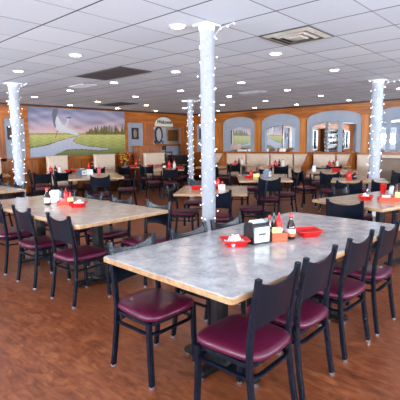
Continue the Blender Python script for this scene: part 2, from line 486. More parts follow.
# arched grey plates with mirrors
def arch_pts(y0, y1, zs, zt, n=16):
    c = (y0+y1)/2; hw = (y1-y0)/2
    return [(c+hw*math.cos(PI*i/n), zs+(zt-zs)*math.sin(PI*i/n)**.85) for i in range(n+1)]
def arched_mirror(label, y0, y1, zs, zt, m0, m1, mz, mull=None, tilt=0):
    t = thing('arched_mirror', label, 'mirror', (X1, (y0+y1)/2, 1.12), 0, 'arched mirrors on the right wall')
    yc = (y0+y1)/2
    z0 = 1.12
    n = 20
    outer = arch_pts(y0-yc, y1-yc, zs-z0, zt-z0, n)
    c = (m0+m1)/2-yc; hw = (m1-m0)/2
    inner = []
    for i in range(n+1):
        a = math.cos(PI*i/n)
        y = c+hw*a
        inner.append((y, mz-z0-.14*max(0, abs(a)-.35)**1.4/.65))
    mbp = MB(); vs = []; fs = []
    def ring(x):
        return [(x, y, z) for y, z in [(outer[0][0], 0)]+outer+[(outer[-1][0], 0)]]+[(x, y, z) for y, z in [(inner[0][0], 0.02)]+inner+[(inner[-1][0], 0.02)]]
    k = n+3
    vs = ring(-.032)+ring(0)
    for i in range(k-1):
        fs += [(i, i+1, k+i+1, k+i), (2*k+i, 3*k+i, 3*k+i+1, 2*k+i+1), (i, 2*k+i, 2*k+i+1, i+1), (k+i, k+i+1, 3*k+i+1, 3*k+i)]
    mbp.add(vs, fs); mbp.build('surround', 'greyblue', t, 30)
    mi = MB(); pts = [(inner[0][0], .02)]+inner+[(inner[-1][0], .02)]
    vs = [(-.006, y, z) for y, z in pts]+[(0, y, z) for y, z in pts]
    kk = len(pts)
    mi.add(vs, [tuple(range(kk)), tuple(range(2*kk-1, kk-1, -1))]+[(i, kk+i, kk+(i+1) % kk, (i+1) % kk) for i in range(kk)])
    mp_ = mi.build('mirror_pane', 'mirror', t, 0); mp_.rotation_euler.z = R(tilt); mp_.location.x = -(m1-m0)/2*abs(math.sin(R(tilt)))
    fr = MB(); fr.sweep([(-.036, y, z) for y, z in pts], .06, .016, (1, 0, 0)); fr.build('inner_frame', 'greyblue', t)
    if mull:
        MB().box(-.075, 0, mull[0]-yc, mull[1]-yc, .02, mz-z0-.01).build('mullion', 'greyblue', t, 0)
arched_mirror('arched grey mirror panel nearest the room corner, reflecting trees and meadow', 8.52, 9.96, 2.12, 2.38, 8.66, 9.58, 2.03, None, 3.5)
arched_mirror('arched grey mirror panel second from the corner, reflecting a small framed picture', 6.73, 8.22, 2.10, 2.39, 6.88, 8.06, 2.02)
arched_mirror('wide arched mirror split by one grey bar, left of the far right lit column', 4.73, 6.48, 2.12, 2.39, 4.86, 6.32, 2.07, (5.33, 5.42))
arched_mirror('arched mirror partly hidden behind the far right lit column at the frame edge', 2.52, 4.48, 2.12, 2.39, 2.7, 4.28, 2.05, (3.93, 4.02))

# ------------------------------------------------------------------ mural
def inpoly(x, y, P):
    r = False; j = len(P)-1
    for i in range(len(P)):
        if (P[i][1] > y) != (P[j][1] > y) and x < (P[j][0]-P[i][0])*(y-P[i][1])/(P[j][1]-P[i][1])+P[i][0]: r = not r
        j = i
    return r
def lerp(a, b, t): t = min(1, max(0, t)); return tuple(a[i]+(b[i]-a[i])*t for i in range(3))
def vn(x, y, s):
    return (math.sin(x*s*7.1+math.sin(y*s*5.3)*1.7)+math.sin(y*s*11.7+x*s*3.1))*.5
BIRD = [
    ([(53.0, 109), (57.6, 108.2), (58, 112), (56.2, 117), (55.2, 122.5), (56, 127), (54.6, 128), (53.2, 122), (52, 114)], (96, 104, 118)),
    ([(55.4, 116), (57.5, 116.5), (60.5, 121), (62.5, 124.6), (66, 126.8), (70, 128.6), (76, 132), (79.5, 134.4), (76, 135), (70, 133.6), (64.5, 132), (59, 131), (55.8, 129), (55, 124)], (206, 210, 214)),
    ([(61.5, 128), (67, 129), (72, 131.2), (77.5, 134), (71, 133.2), (65, 131.6)], (122, 132, 146)),
    ([(65, 126.2), (66.8, 121), (67.4, 118), (69.6, 118.6), (68.4, 122), (67.2, 126.8)], (196, 198, 206)),
    ([(66, 117.2), (71.6, 116.8), (70.6, 118.4), (67, 118.6)], (74, 78, 92)),
    ([(57, 131), (56.2, 134), (55.2, 138), (55.8, 138), (56.8, 134.4), (57.8, 131.2)], (88, 84, 70)),
    ([(59.4, 126), (62.6, 125.4), (62.4, 129), (59.4, 129.4)], (170, 184, 178)),
]
RIVER = [(80.5, 136), (76, 138), (72.5, 140.5), (76, 143), (86, 146), (100, 147.5), (112, 149), (100, 150.3), (82, 149), (68, 149.5), (57, 153.5), (47, 162), (20, 162), (20, 149), (36, 147.5), (48, 145), (58, 141.5), (68, 138.5)]
_tr = random.Random(11)
TREES = [(88+_tr.uniform(0, 38), _tr.uniform(4.5, 10.5), _tr.uniform(.8, 1.7), _tr.uniform(-.5, .5)) for _ in range(46)]
def mural_col(x, y):
    x += .25*vn(x*.3, y, .9); y0 = y; y += .3*vn(x, y, .35)
    for P, c in BIRD:
        if inpoly(x, y0, P): return lerp(c, (255, 255, 255), .05*vn(x, y, 1.5))
    if y < 134.6:
        t = (y-106)/28.6
        if t < .30: c = lerp((132, 134, 160), (150, 146, 172), t/.3)
        elif t < .55: c = lerp((150, 146, 172), (172, 160, 182), (t-.3)/.25)
        elif t < .82: c = lerp((172, 160, 182), (216, 178, 176), (t-.55)/.27)
        else: c = lerp((216, 178, 176), (226, 198, 176), (t-.82)/.18)
        cl = .5*math.sin(x*.11+y*.42+1.3*math.sin(y*.31+x*.05))+.5*math.sin(x*.23-y*.7+1.1*math.sin(x*.17))
        c = lerp(c, (104, 102, 128) if cl < 0 else (204, 198, 212), abs(cl)*.40)
        if x > 86:
            tone = None
            for tx, th, tw, tt in TREES:
                th2 = th*min(1, .45+(tx-87)/16)
                f = (134.6-y)/th2
                if 0 <= f <= 1 and abs(x-tx) < tw*(1-f)**.6*(1+.25*math.sin(y*5+tx)): tone = tt; break
            if tone is None and y > 131.6: tone = -.6
            if tone is not None: c = lerp((128, 112, 66), (78, 84, 44), .5+tone+.3*vn(x, y, 1.3))
            elif y > 133.4: c = lerp(c, (126, 120, 80), .7)
        elif y > 133.2: c = lerp(c, (126, 120, 80), .7)
        return c
    if inpoly(x, y, RIVER):
        return lerp((204, 200, 212), (168, 176, 196), (y-136)/20+.25*vn(x*.5, y*2, .4))
    # banks
    near = (inpoly(x, y+.9, RIVER) and x < 66) or inpoly(x, y-.7, RIVER) and x > 64 or inpoly(x, y+.5, RIVER)
    t = (y-134)/22
    fore = y > 148.5 and (y-148.5) > max(0, (60-x)*.5)
    if fore: c = lerp((138, 142, 86), (88, 104, 54), (y-149)/9+.5*math.sin(x*1.9+3*math.sin(y*1.3))*.5)
    else: c = lerp((206, 200, 120), (146, 158, 84), t*1.6+.22*math.sin(x*.6+4*math.sin(y*.9))+.1*vn(x, y, .9))
    if near: c = lerp(c, (84, 78, 52), .85)
    return c
MX0, MX1, MZ0, MZ1 = 5.46, 8.86, 1.12, 2.54
t = thing('mural', 'large painted marsh mural with a white bird on the left wall', 'mural', ((MX0+MX1)/2, Y1, MZ0))
nx, nz = 250, 110
mbm = MB(); hw = (MX1-MX0)/2; hh = MZ1-MZ0
vs = [(-hw+2*hw*i/nx, -.04, hh*j/nz) for j in range(nz+1) for i in range(nx+1)]
mbm.add(vs, [(j*(nx+1)+i, j*(nx+1)+i+1, (j+1)*(nx+1)+i+1, (j+1)*(nx+1)+i) for j in range(nz) for i in range(nx)])
b0 = len(mbm.v)
mbm.add([(-hw, -.04, 0), (hw, -.04, 0), (hw, -.04, hh), (-hw, -.04, hh), (-hw, 0, 0), (hw, 0, 0), (hw, 0, hh), (-hw, 0, hh)], [(0, 4, 5, 1), (1, 5, 6, 2), (2, 6, 7, 3), (3, 7, 4, 0), (4, 7, 6, 5)])
me = mbm.mesh('canvas', 'mural', 0)
ca = me.color_attributes.new('paint', 'FLOAT_COLOR', 'POINT')
dat = []
for k, (vx, vy, vz) in enumerate(mbm.v):
    if k >= b0: dat += [.2, .2, .2, 1]; continue
    # the brush strokes are laid out in the picture's own sketch units
    p_ = Vector((vx+(MX0+MX1)/2, Y1-.04, vz+MZ0-CZ))
    px = 200+411.63*p_.dot(X)/p_.dot(F); py = 200-411.63*p_.dot(U)/p_.dot(F)
    dat += list(S(mural_col(px, py)))
ca.data.foreach_set('color', dat)
cv = bpy.data.objects.new('canvas', me); COL.objects.link(cv); cv.parent = t
fr = MB(); w_ = .1
fr.box(-hw-w_, -hw, -.07, 0, -.06, hh+.04).box(hw, hw+w_, -.07, 0, -.06, hh+.04).box(-hw, hw, -.07, 0, hh, hh+.04).box(-hw-w_, hw+w_, -.09, 0, -.1, 0)
fr.build('frame', 'woodh', t, 0)

def picture(label, loc, rz, w, h, cols, fmat='blackp', ft=.05, group='framed pictures on the wall panels'):
    t = thing('framed_picture', label, 'picture', loc, rz, group)
    f = MB().box(-w/2, w/2, -.03, 0, -h/2, -h/2+ft).box(-w/2, w/2, -.03, 0, h/2-ft, h/2).box(-w/2, -w/2+ft, -.03, 0, -h/2+ft, h/2-ft).box(w/2-ft, w/2, -.03, 0, -h/2+ft, h/2-ft)
    f.build('frame', fmat, t, 0)
    n = 16; iw, ih = w-2*ft, h-2*ft
    g = MB(); g.add([(-iw/2+iw*i/n, -.012, -ih/2+ih*j/n) for j in range(n+1) for i in range(n+1)],
                    [(j*(n+1)+i, j*(n+1)+i+1, (j+1)*(n+1)+i+1, (j+1)*(n+1)+i) for j in range(n) for i in range(n)])
    g.add([(-iw/2, -.011, -ih/2), (iw/2, -.011, -ih/2), (iw/2, -.011, ih/2), (-iw/2, -.011, ih/2), (-iw/2, 0, -ih/2), (iw/2, 0, -ih/2), (iw/2, 0, ih/2), (-iw/2, 0, ih/2)],
          [(0, 4, 5, 1), (1, 5, 6, 2), (2, 6, 7, 3), (3, 7, 4, 0), (4, 7, 6, 5)])
    me = g.mesh('print', 'picture', 0); a = me.color_attributes.new('paint', 'FLOAT_COLOR', 'POINT'); d = []
    for x, y, z in g.v:
        r = math.hypot(x/(iw/2), z/(ih/2)*.9)
        k = vn(x*9, z*9, 1.1)
        c = cols[0] if r > .85 else lerp(cols[1], cols[2], .5+.5*k)
        d += list(S(c))
    a.data.foreach_set('color', d)
    o = bpy.data.objects.new('print', me); COL.objects.link(o); o.parent = t
picture('small black framed picture on grey panel right of the mural', (9.30, Y1-.026, 1.82), 0, .29, .40, ((36, 34, 34), (190, 170, 140), (90, 84, 74)))
picture('small dark framed picture left of the mural behind lit column', (4.99, Y1-.026, 1.80), 0, .22, .36, ((40, 30, 34), (150, 90, 90), (60, 40, 48)))
picture('dark framed picture on right wall panel beside the tall white column', (X1-.031, 10.98, 1.82), -PI/2, .32, .42, ((40, 36, 38), (210, 190, 180), (110, 80, 70)))

# ------------------------------------------------------------------ Welcome arch sign and alcove furniture
t = thing('welcome_sign', 'white half-round Welcome sign above the alcove opening', 'sign', (10.62, Y1-.09, 2.09))
pts = [(.46*math.cos(PI*i/18), .34*math.sin(PI*i/18)) for i in range(19)]
g = MB(); k = len(pts)
g.add([(x, -.03, z) for x, z in pts]+[(x, 0, z) for x, z in pts], [tuple(range(k-1, -1, -1)), tuple(range(k, 2*k))]+[(i, (i+1) % k, k+(i+1) % k, k+i) for i in range(k)])
g.build('board', 'facep', t, 0)
cu = bpy.data.curves.new('lettering', 'FONT'); cu.body = 'Welcome'; cu.size = .19; cu.align_x = 'CENTER'; cu.extrude = .004; cu.shear = .35; cu.offset = .004
to = bpy.data.objects.new('lettering_tmp', cu); COL.objects.link(to)
bpy.context.view_layer.update()
me = bpy.data.meshes.new_from_object(to.evaluated_get(bpy.context.evaluated_depsgraph_get()))
bpy.data.objects.remove(to)
lo = bpy.data.objects.new('lettering', me); COL.objects.link(lo); lo.parent = t; lo.location = (0, -.034, .10); lo.rotation_euler = (PI/2, 0, 0)
me.materials.clear(); me.materials.append(M['ink'])
lo['label'] = 'dark script letters'

t = None
t = thing('half_wall_counter', 'blue grey low counter with wooden ledge inside the alcove', 'counter', (11.2, Y1+.5, 0))
MB().box(-1.05, 1.15, -.12, .12, 0, 1.36).build('body', 'greyblue', t, 0)
MB().box(-1.05, 1.15, -.2, .2, 1.36, 1.44, .01).build('ledge', 'woodh', t, 0)
picture('wide dark picture in gold frame on the alcove back wall', (12.02, Y1+.89, 1.78), 0, .68, .56, ((96, 66, 26), (150, 100, 60), (90, 64, 30)), 'gold', .06, None)
t = thing('scroll_mirror', 'oval mirror with dark scrolled frame standing on the alcove ledge', 'mirror', (10.92, Y1+.52, 1.80), 0)
E_ = [(.17*math.cos(2*PI*i/28), 0, .29*math.sin(2*PI*i/28)) for i in range(28)]
MB().tube(E_, .035, 8, True).build('frame', 'darkwood', t)
g = MB(); g.add([(x, .004, z) for x, y, z in E_]+[(x, .012, z) for x, y, z in E_], [tuple(range(28)), tuple(range(55, 27, -1))]+[(i, 28+i, 28+(i+1) % 28, (i+1) % 28) for i in range(28)]); g.build('mirror_pane', 'glasswhite', t, 0)
for sx in (-1, 1):
    MB().tube([(sx*(.19+.06*math.cos(a*.9)*(1-a/9)), 0, -.3+.06*math.sin(a*.9)*(1-a/9)) for a in range(8)], .018, 6).build('scroll', 'darkwood', t)
MB().tube([(0, .02, -.30), (0, .02, -.345)], .02, 6).lathe([(.12, -.36), (.12, -.345), (.03, -.33)], 12).build('stand', 'darkwood', t)
t = thing('sideboard', 'low black cabinet in front of the alcove counter', 'cabinet', (11.22, Y1-.30, 0))
MB().box(-.45, .45, -.18, .18, .06, 1.02, .015).build('body', 'blackp', t, 0)
for sx in (-1, 1):
    d = MB().box(sx*.22-.2, sx*.22+.2, -.2, -.18, .12, .96).build('door', 'black', t, 0)
    MB().box(sx*.04-.01, sx*.04+.01, -.22, -.2, .5, .62).build('handle', 'glide', d, 0)
MB().box(-.44, .44, -.17, .17, 0, .06).build('plinth', 'black', t, 0)
t = thing('host_stand', 'reddish wood host stand below the grey panel by the alcove', 'stand', (9.55, Y1-.42, 0))
MB().box(-.46, .46, -.2, .25, .0, 1.36).build('body', 'hostwood', t, 0)
MB().box(-.49, .49, -.23, .27, 1.36, 1.40, .01).build('top', 'woodh', t, 0)
for i in range(5): MB().box(-.44+.178*i, -.44+.178*i+.165, -.215, -.2, .1, 1.32).build('front_plank', 'hostwood', t, 0)

# stacked high chairs by the alcove
def high_chair(label, loc, rz):
    t = thing('high_chair', label, 'high chair', loc, rz, 'dark wooden high chairs by the alcove')
    for sx in (-1, 1):
        for sy in (-1, 1):
            MB().sweep([(sx*.23, sy*.23, 0), (sx*.17, sy*.16, .72 if sy > 0 else .98)], .035, .035, (1, 0, 0)).build('leg', 'darkwood', t)
    MB().box(-.17, .17, -.16, .16, .50, .53, .01).build('seat', 'darkwood', t)
    MB().box(-.17, .17, -.19, -.165, .80, .97).box(-.17, .17, -.19, -.165, .62, .70).build('backrest', 'darkwood', t, 0)
    MB().box(-.2, .2, .13, .17, .70, .75).box(-.2, -.165, -.16, .15, .70, .74).box(.165, .2, -.16, .15, .70, .74).build('rail', 'darkwood', t, 0)
    MB().box(-.21, .21, .2, .23, .16, .2).box(-.215, .215, -.23, -.2, .2, .24).build('stretcher', 'darkwood', t, 0)
high_chair('dark wooden high chair at bottom of the stack beside the host stand', (10.38, Y1-.40, 0), PI)
high_chair('dark wooden high chair on top of the stack beside the host stand', (10.38, Y1-.40, .42), PI)

# display shelf on the left wall (seen reflected in the wide mirror)
t = thing('display_shelf', 'dark wooden display shelf reflected in the wide arched mirror', 'shelf', (-.35, Y1, 0))
g = MB().box(-1.35, -1.3, -.32, 0, 0, 2.2).box(1.3, 1.35, -.32, 0, 0, 2.2).box(-1.3, 1.3, -.02, 0, 0, 2.2)
g.build('carcass', 'darkwood', t, 0)
for z in (.3, .9, 1.25, 1.58, 1.9, 2.17): MB().box(-1.3, 1.3, -.32, -.02, z, z+.03).build('shelf_board', 'darkwood', t, 0)
for z in (.93, 1.28, 1.61, 1.93):
    for i in range(7):
        h = random.uniform(.1, .2); r = random.uniform(.05, .075); x = -1.35+.33*(i+.3)
        if z > 1.9: h = .14
        o = MB().lathe([(r*.7, 0), (r, h*.3), (r, h*.75), (r*.5, h*.9), (r*.55, h)], 12).build('glass_jar', ('green', 'syrup', 'glasswhite', 'sauce', 'slate')[(i*3+int(z*10)) % 5], None, 35, (x-.2, Y1-.17, z+.001))
        tag(o, 'glass jar on the display shelf reflected in the wide mirror', 'jar', 'jars on the display shelf')

# ------------------------------------------------------------------ ceiling fixtures
LX = [3.0, 4.79, 6.55, 8.25, 9.88, 11.6]; LY = [3.0, 4.86, 6.5, 8.05, 9.65, 11.05]
rank = ['nearest', 'second', 'third', 'fourth', 'fifth', 'farthest']
lm = MB().lathe([(.066, -.004), (.066, .0)], 20).mesh('diffuser', 'lamp', 0)
rm = MB().lathe([(.068, -.001), (.068, -.008), (.084, -.006), (.087, 0), (.068, 0)], 24).mesh('trim_ring', 'white')
def frame_xy(p):
    v = Vector(p)-Vector((0, 0, CZ)); d = v.dot(F)
    return 200+411.63*v.dot(X)/d, 200-411.63*v.dot(U)/d
lines = {}
for i, x in enumerate(LX):
    for j, y in enumerate(LY):
        if (i, j) == (5, 5): continue
        u = frame_xy((x, y, H))[0]
        if -8 < u < 408: lines.setdefault(i+j, []).append((u, x, y))
dn = ['nearest', 'second', 'third', 'fourth', 'fifth', 'sixth', 'seventh', 'eighth', 'ninth', 'farthest']
for s_, L_ in sorted(lines.items()):
    L_.sort()
    for n_, (u, x, y) in enumerate(L_):
        side = 'only light' if len(L_) == 1 else 'leftmost light' if n_ == 0 else 'rightmost light' if n_ == len(L_)-1 else dn[n_]+' light from left'
        t = thing('ceiling_light', 'round recessed ceiling light, %s in the %s line away from the camera' % (side, dn[s_]), 'ceiling light', (x, y, H), 0, 'recessed ceiling lights')
        for nm, me in (('diffuser', lm), ('trim_ring', rm)):
            o = bpy.data.objects.new(nm, me); COL.objects.link(o); o.parent = t
t = thing('ceiling_light', 'added fill light inside the alcove behind the Welcome arch', 'ceiling light', (11.2, Y1+.5, H), 0)  # unseen fixture, added to brighten the dim alcove
for nm, me in (('diffuser', lm), ('trim_ring', rm)):
    o = bpy.data.objects.new(nm, me); COL.objects.link(o); o.parent = t; o.scale = (1.5, 1.5, 1)

def grille(label, x0, x1, y0, y1, n, fm, bm_, depth=.012, along='y'):
    t = thing('ceiling_vent', label, 'vent', ((x0+x1)/2, (y0+y1)/2, H), 0, 'ceiling vents')
    hx, hy = (x1-x0)/2, (y1-y0)/2
    MB().box(-hx, hx, -hy, hy, -.004, 0).build('backing', fm, t, 0)
    MB().box(-hx, hx, -hy, -hy+.025, -depth, 0).box(-hx, hx, hy-.025, hy, -depth, 0).box(-hx, -hx+.025, -hy, hy, -depth, 0).box(hx-.025, hx, -hy, hy, -depth, 0).build('frame', bm_, t, 0)
    g = MB()
    for i in range(n):
        c = -hy+.04+(2*hy-.08)*(i+.5)/n
        g.add([(-hx+.025, c-.012, -.004), (hx-.025, c-.012, -.004), (hx-.025, c+.006, -depth), (-hx+.025, c+.006, -depth), (-hx+.025, c-.008, -.004), (hx-.025, c-.008, -.004), (hx-.025, c+.01, -depth), (-hx+.025, c+.01, -depth)],
              [(0, 1, 2, 3), (7, 6, 5, 4), (0, 4, 5, 1), (3, 2, 6, 7), (0, 3, 7, 4), (1, 5, 6, 2)])
    g.build('louvres', bm_, t, 0)
    return t
grille('large dark return grille in the ceiling, nearer of the two dark ones', 3.88, 4.49, 5.10, 6.32, 26, 'grille', 'grillebar')
grille('dark return grille in the ceiling farther off, nearer the mural', 7.10, 7.72, 9.37, 10.5, 24, 'grille', 'grillebar')
grille('pale slotted ceiling vent between the near grille and mural', 4.45, 4.75, 6.95, 7.55, 10, 'ventold', 'white')
grille('pale slotted ceiling vent far off above the arched mirrors', 7.85, 8.15, 5.3, 5.95, 10, 'ventold', 'white')
# square stepped diffuser
t = thing('ceiling_vent', 'square stained stepped air diffuser right of the tall white column', 'vent', (2.663+2.5*TILE, 2.663-.5*TILE, H), 0, 'ceiling vents')
for k, (s0, s1, z) in enumerate(((.295, .225, -.02), (.215, .150, -.026), (.14, .08, -.03))):
    g = MB(); vs = []
    for sz, zz in ((s0, 0), (s1, z), (s1-.012, z), (s0-.015, 0)):
        vs += [(-sz, -sz, zz), (sz, -sz, zz), (sz, sz, zz), (-sz, sz, zz)]
    fs = []
    for l in range(3):
        for i in range(4): fs.append((l*4+i, l*4+(i+1) % 4, l*4+4+(i+1) % 4, l*4+4+i))
    g.add(vs, fs).build('louvre_ring', 'ventold', t, 0)
MB().box(-.06, .06, -.06, .06, -.03, -.022).build('centre_plate', 'ventold', t, 0)
MB().box(-.295, .295, -.295, .295, -.004, 0).build('backing', 'grille', t, 0)

# ------------------------------------------------------------------ lit columns
def column(label, llabel, x, y, r, bulky, nb, br, seed):
    rnd = random.Random(seed)
    t = thing('column', label, 'column', (x, y, 0), 0, 'white wrapped columns')
    g = MB(); seg = 28; prof = []
    nz_ = 60 if bulky else 30
    vs = []
    for k in range(nz_+1):
        z = (H-.06)*k/nz_
        for i in range(seg):
            a = 2*PI*i/seg
            rr = r*(1+(.035*math.cos(a*7) if not bulky else .05*math.sin(a*3+z*9)+.05*math.sin(z*21+a*2)+.06*rnd.uniform(-1, 1)))
            vs.append((rr*math.cos(a), rr*math.sin(a), z))
    fs = [(k*seg+i, k*seg+(i+1) % seg, (k+1)*seg+(i+1) % seg, (k+1)*seg+i) for k in range(nz_) for i in range(seg)]
    g.add(vs, fs); g.build('shaft', 'garland' if bulky else 'colwhite', t, 60)
    MB().lathe([(r*1.0, H-.06), (r*1.12, H-.04), (r*1.15, H-.014)], 24).box(-r*1.4, r*1.4, -r*1.4, r*1.4, H-.014, H-.001).build('capital', 'white', t)
    MB().lathe([(r*1.35, 0), (r*1.35, .06), (r*1.1, .09)], 24).build('base', 'white', t)
    s = thing('string_lights', llabel, 'string lights', (x, y, 0), 0, 'string lights around the columns')
    turns = 15; N = 400
    R_ = r*(1.12 if bulky else 1.05)
    MB().tube([(R_*math.cos(2*PI*turns*i/N), R_*math.sin(2*PI*turns*i/N), .12+(H-.2)*i/N) for i in range(N+1)], .0016, 4).build('wire', 'colwhite', s)
    bm_ = MB().ball((0, 0, 0), br, 8, 5, 1.2).mesh('bulb', 'bulb')
    for i in range(nb):
        f = (i+.5)/nb; a = 2*PI*turns*f + rnd.uniform(-.3, .3)
        rr = R_+rnd.choice((.002, .006, .014 if bulky else .012, .026 if bulky else .022))
        o = bpy.data.objects.new('bulb', bm_); COL.objects.link(o); o.parent = s
        o.location = (rr*math.cos(a), rr*math.sin(a), .15+(H-.25)*f+rnd.uniform(-.03, .03))
    # a few loose bulbs trailing along the ceiling
    pts = [(r*1.1, 0, H-.1), (r*1.8, -.05, H-.035), (r*2.6, -.12, H-.03), (r*3.2, -.2, H-.02)]
    MB().tube([(a*.78+b*.62, -a*.62+b*.78, c) for a, b, c in pts], .0028, 4).build('wire', 'white', s)
    for a, b, c in pts[1:]:
        o = bpy.data.objects.new('bulb', bm_); COL.objects.link(o); o.parent = s; o.location = (a*.78+b*.62, -a*.62+b*.78, c-.01)
column('tall smooth white column behind the large marble table', 'string of tiny white lights wound round the tall near column', 3.17, 2.77, .07, False, 95, .0065, 1)
column('bulky white wrapped column at far left in front of the mural wall', 'tiny white lights wound round the far left column', 3.5, 7.85, .088, True, 97, .0085, 2)
column('bulky white wrapped column at right before the arched mirrors', 'tiny white lights wound round the right hand column', 8.26, 2.90, .098, True, 97, .009, 3)
column('slim white wrapped column far off near the Welcome arch', 'tiny white lights wound round the slim far column', 8.17, 7.76, .068, True, 97, .009, 4)

# ------------------------------------------------------------------ tables
def table(label, cx, cy, rz, lx, ly, top='marble', peds=1, edge='edge', group='dining tables'):
    t = thing('dining_table', label, 'table', (cx, cy, 0), rz, group)
    Z = .764
    MB().prism(rrect(lx/2-.004, ly/2-.004, .02), [(Z-.006, 0), (Z-.0015, 0), (Z, -.002)]).build('tabletop', top, t)
    MB().prism(rrect(lx/2, ly/2, .022), [(Z-.034, -.003), (Z-.031, 0), (Z-.006, 0), (Z-.003, -.004)]).build('edge_band', edge, t)
    xs = [0] if peds == 1 else [-lx*.27, lx*.27]
    for x in xs:
        MB().sweep([(x, 0, .04), (x, 0, Z-.05)], .105, .105, (1, 0, 0), rnd=.5).build('pedestal', 'black', t)
        g = MB().box(x-.035, x+.035, -ly*.29, ly*.29, .02, .055, .01).box(x-.2, x+.2, -.035, .035, .02, .055, .01).lathe([(.085, .05), (.08, .065), (.06, .08)], 16, (x, 0, 0))
        b_ = g.build('base', 'black', t)
        for a, b in ((x, -ly*.27), (x, ly*.27), (x-.18, 0), (x+.18, 0)):
            MB().lathe([(.022, 0), (.022, .02)], 10, (a, b, 0)).build('glide', 'glide', b_)
        MB().box(x-.2, x+.2, -.03, .03, Z-.055, Z-.033).box(x-.03, x+.03, -ly*.35, ly*.35, Z-.055, Z-.033).build('top_bracket', 'black', t, 0)
    return t
table('large grey marble table nearest the camera, with napkin dispenser and red baskets', 2.553, 1.600, R(-2.0), 2.235, 1.07, peds=2)
table('long grey table at left with syrup bottle and red bowl', 2.445, 4.35, R(90), 2.36, 1.09, 'marblewarm', peds=2)
table('table at far left edge in front of the lit column', 2.40, 7.30, R(90), 1.6, 1.2, 'marblewarm', peds=1)
def tfront(label, nl, nr, depth, top='tan', **k):
    dx, dy = nr[0]-nl[0], nr[1]-nl[1]; L = math.hypot(dx, dy); rz = math.atan2(dy, dx)
    nxn, nyn = -dy/L, dx/L
    cx = (nl[0]+nr[0])/2+nxn*depth/2; cy = (nl[1]+nr[1])/2+nyn*depth/2
    return table(label, cx, cy, rz, L, depth, top, **k)
tfront('tan table directly behind the tall white column', (3.98, 4.14), (4.59, 3.30), 1.1)
tfront('tan table with slate napkin dispenser right of the tall column', (6.07, 4.55), (6.69, 3.785), 1.6, peds=1)
tfront('tan table with pink red bottle and slate dispenser below the mural', (4.38, 7.62), (5.36, 7.04), 1.6, peds=1)
tfront('tan table with three sauce bottles left of the slim far column', (7.32, 8.36), (7.89, 7.76), 1.1, peds=1)
tfront('tan table at right edge with orange tray and red basket', (4.62, 2.36), (4.38, 1.44), 2.2, peds=2)
tfront('pale table behind two chairs, in front of the right hand lit column', (6.98, 3.2), (7.33, 2.33), .75)
tfront('tan table before the wide arched mirror with red bowl and shaker', (8.6, 4.55), (9.04, 3.50), 1.3)
tfront('small tan table beside the beige booth left of the wide mirror', (9.9, 6.55), (10.4, 5.75), .8)
tfront('tan table with red items in front of the first arched mirror', (10.0, 8.0), (10.6, 7.15), .85)
tfront('table with red bowls in the far corner below the mural end', (7.6, 10.1), (8.6, 9.35), .95)
tfront('table with red condiments below the left part of the mural', (4.9, 9.55), (5.9, 9.0), .95)
tfront('table against the mural wall booth left of the patterned leaves', (6.2, 10.3), (7.2, 9.95), .8)
tfront('narrow table by the booth right of the wood divider', (11.0, 5.35), (11.3, 4.6), .6)
tfront('table at left edge below the small dark framed picture', (3.3, 10.2), (4.2, 9.9), .8)

tfront('tan table just right of the slim far column', (8.75, 8.15), (9.3, 7.45), .7)
tfront('tan table in the middle of the room beyond the tall column', (9.0, 9.55), (9.5, 8.95), .7)
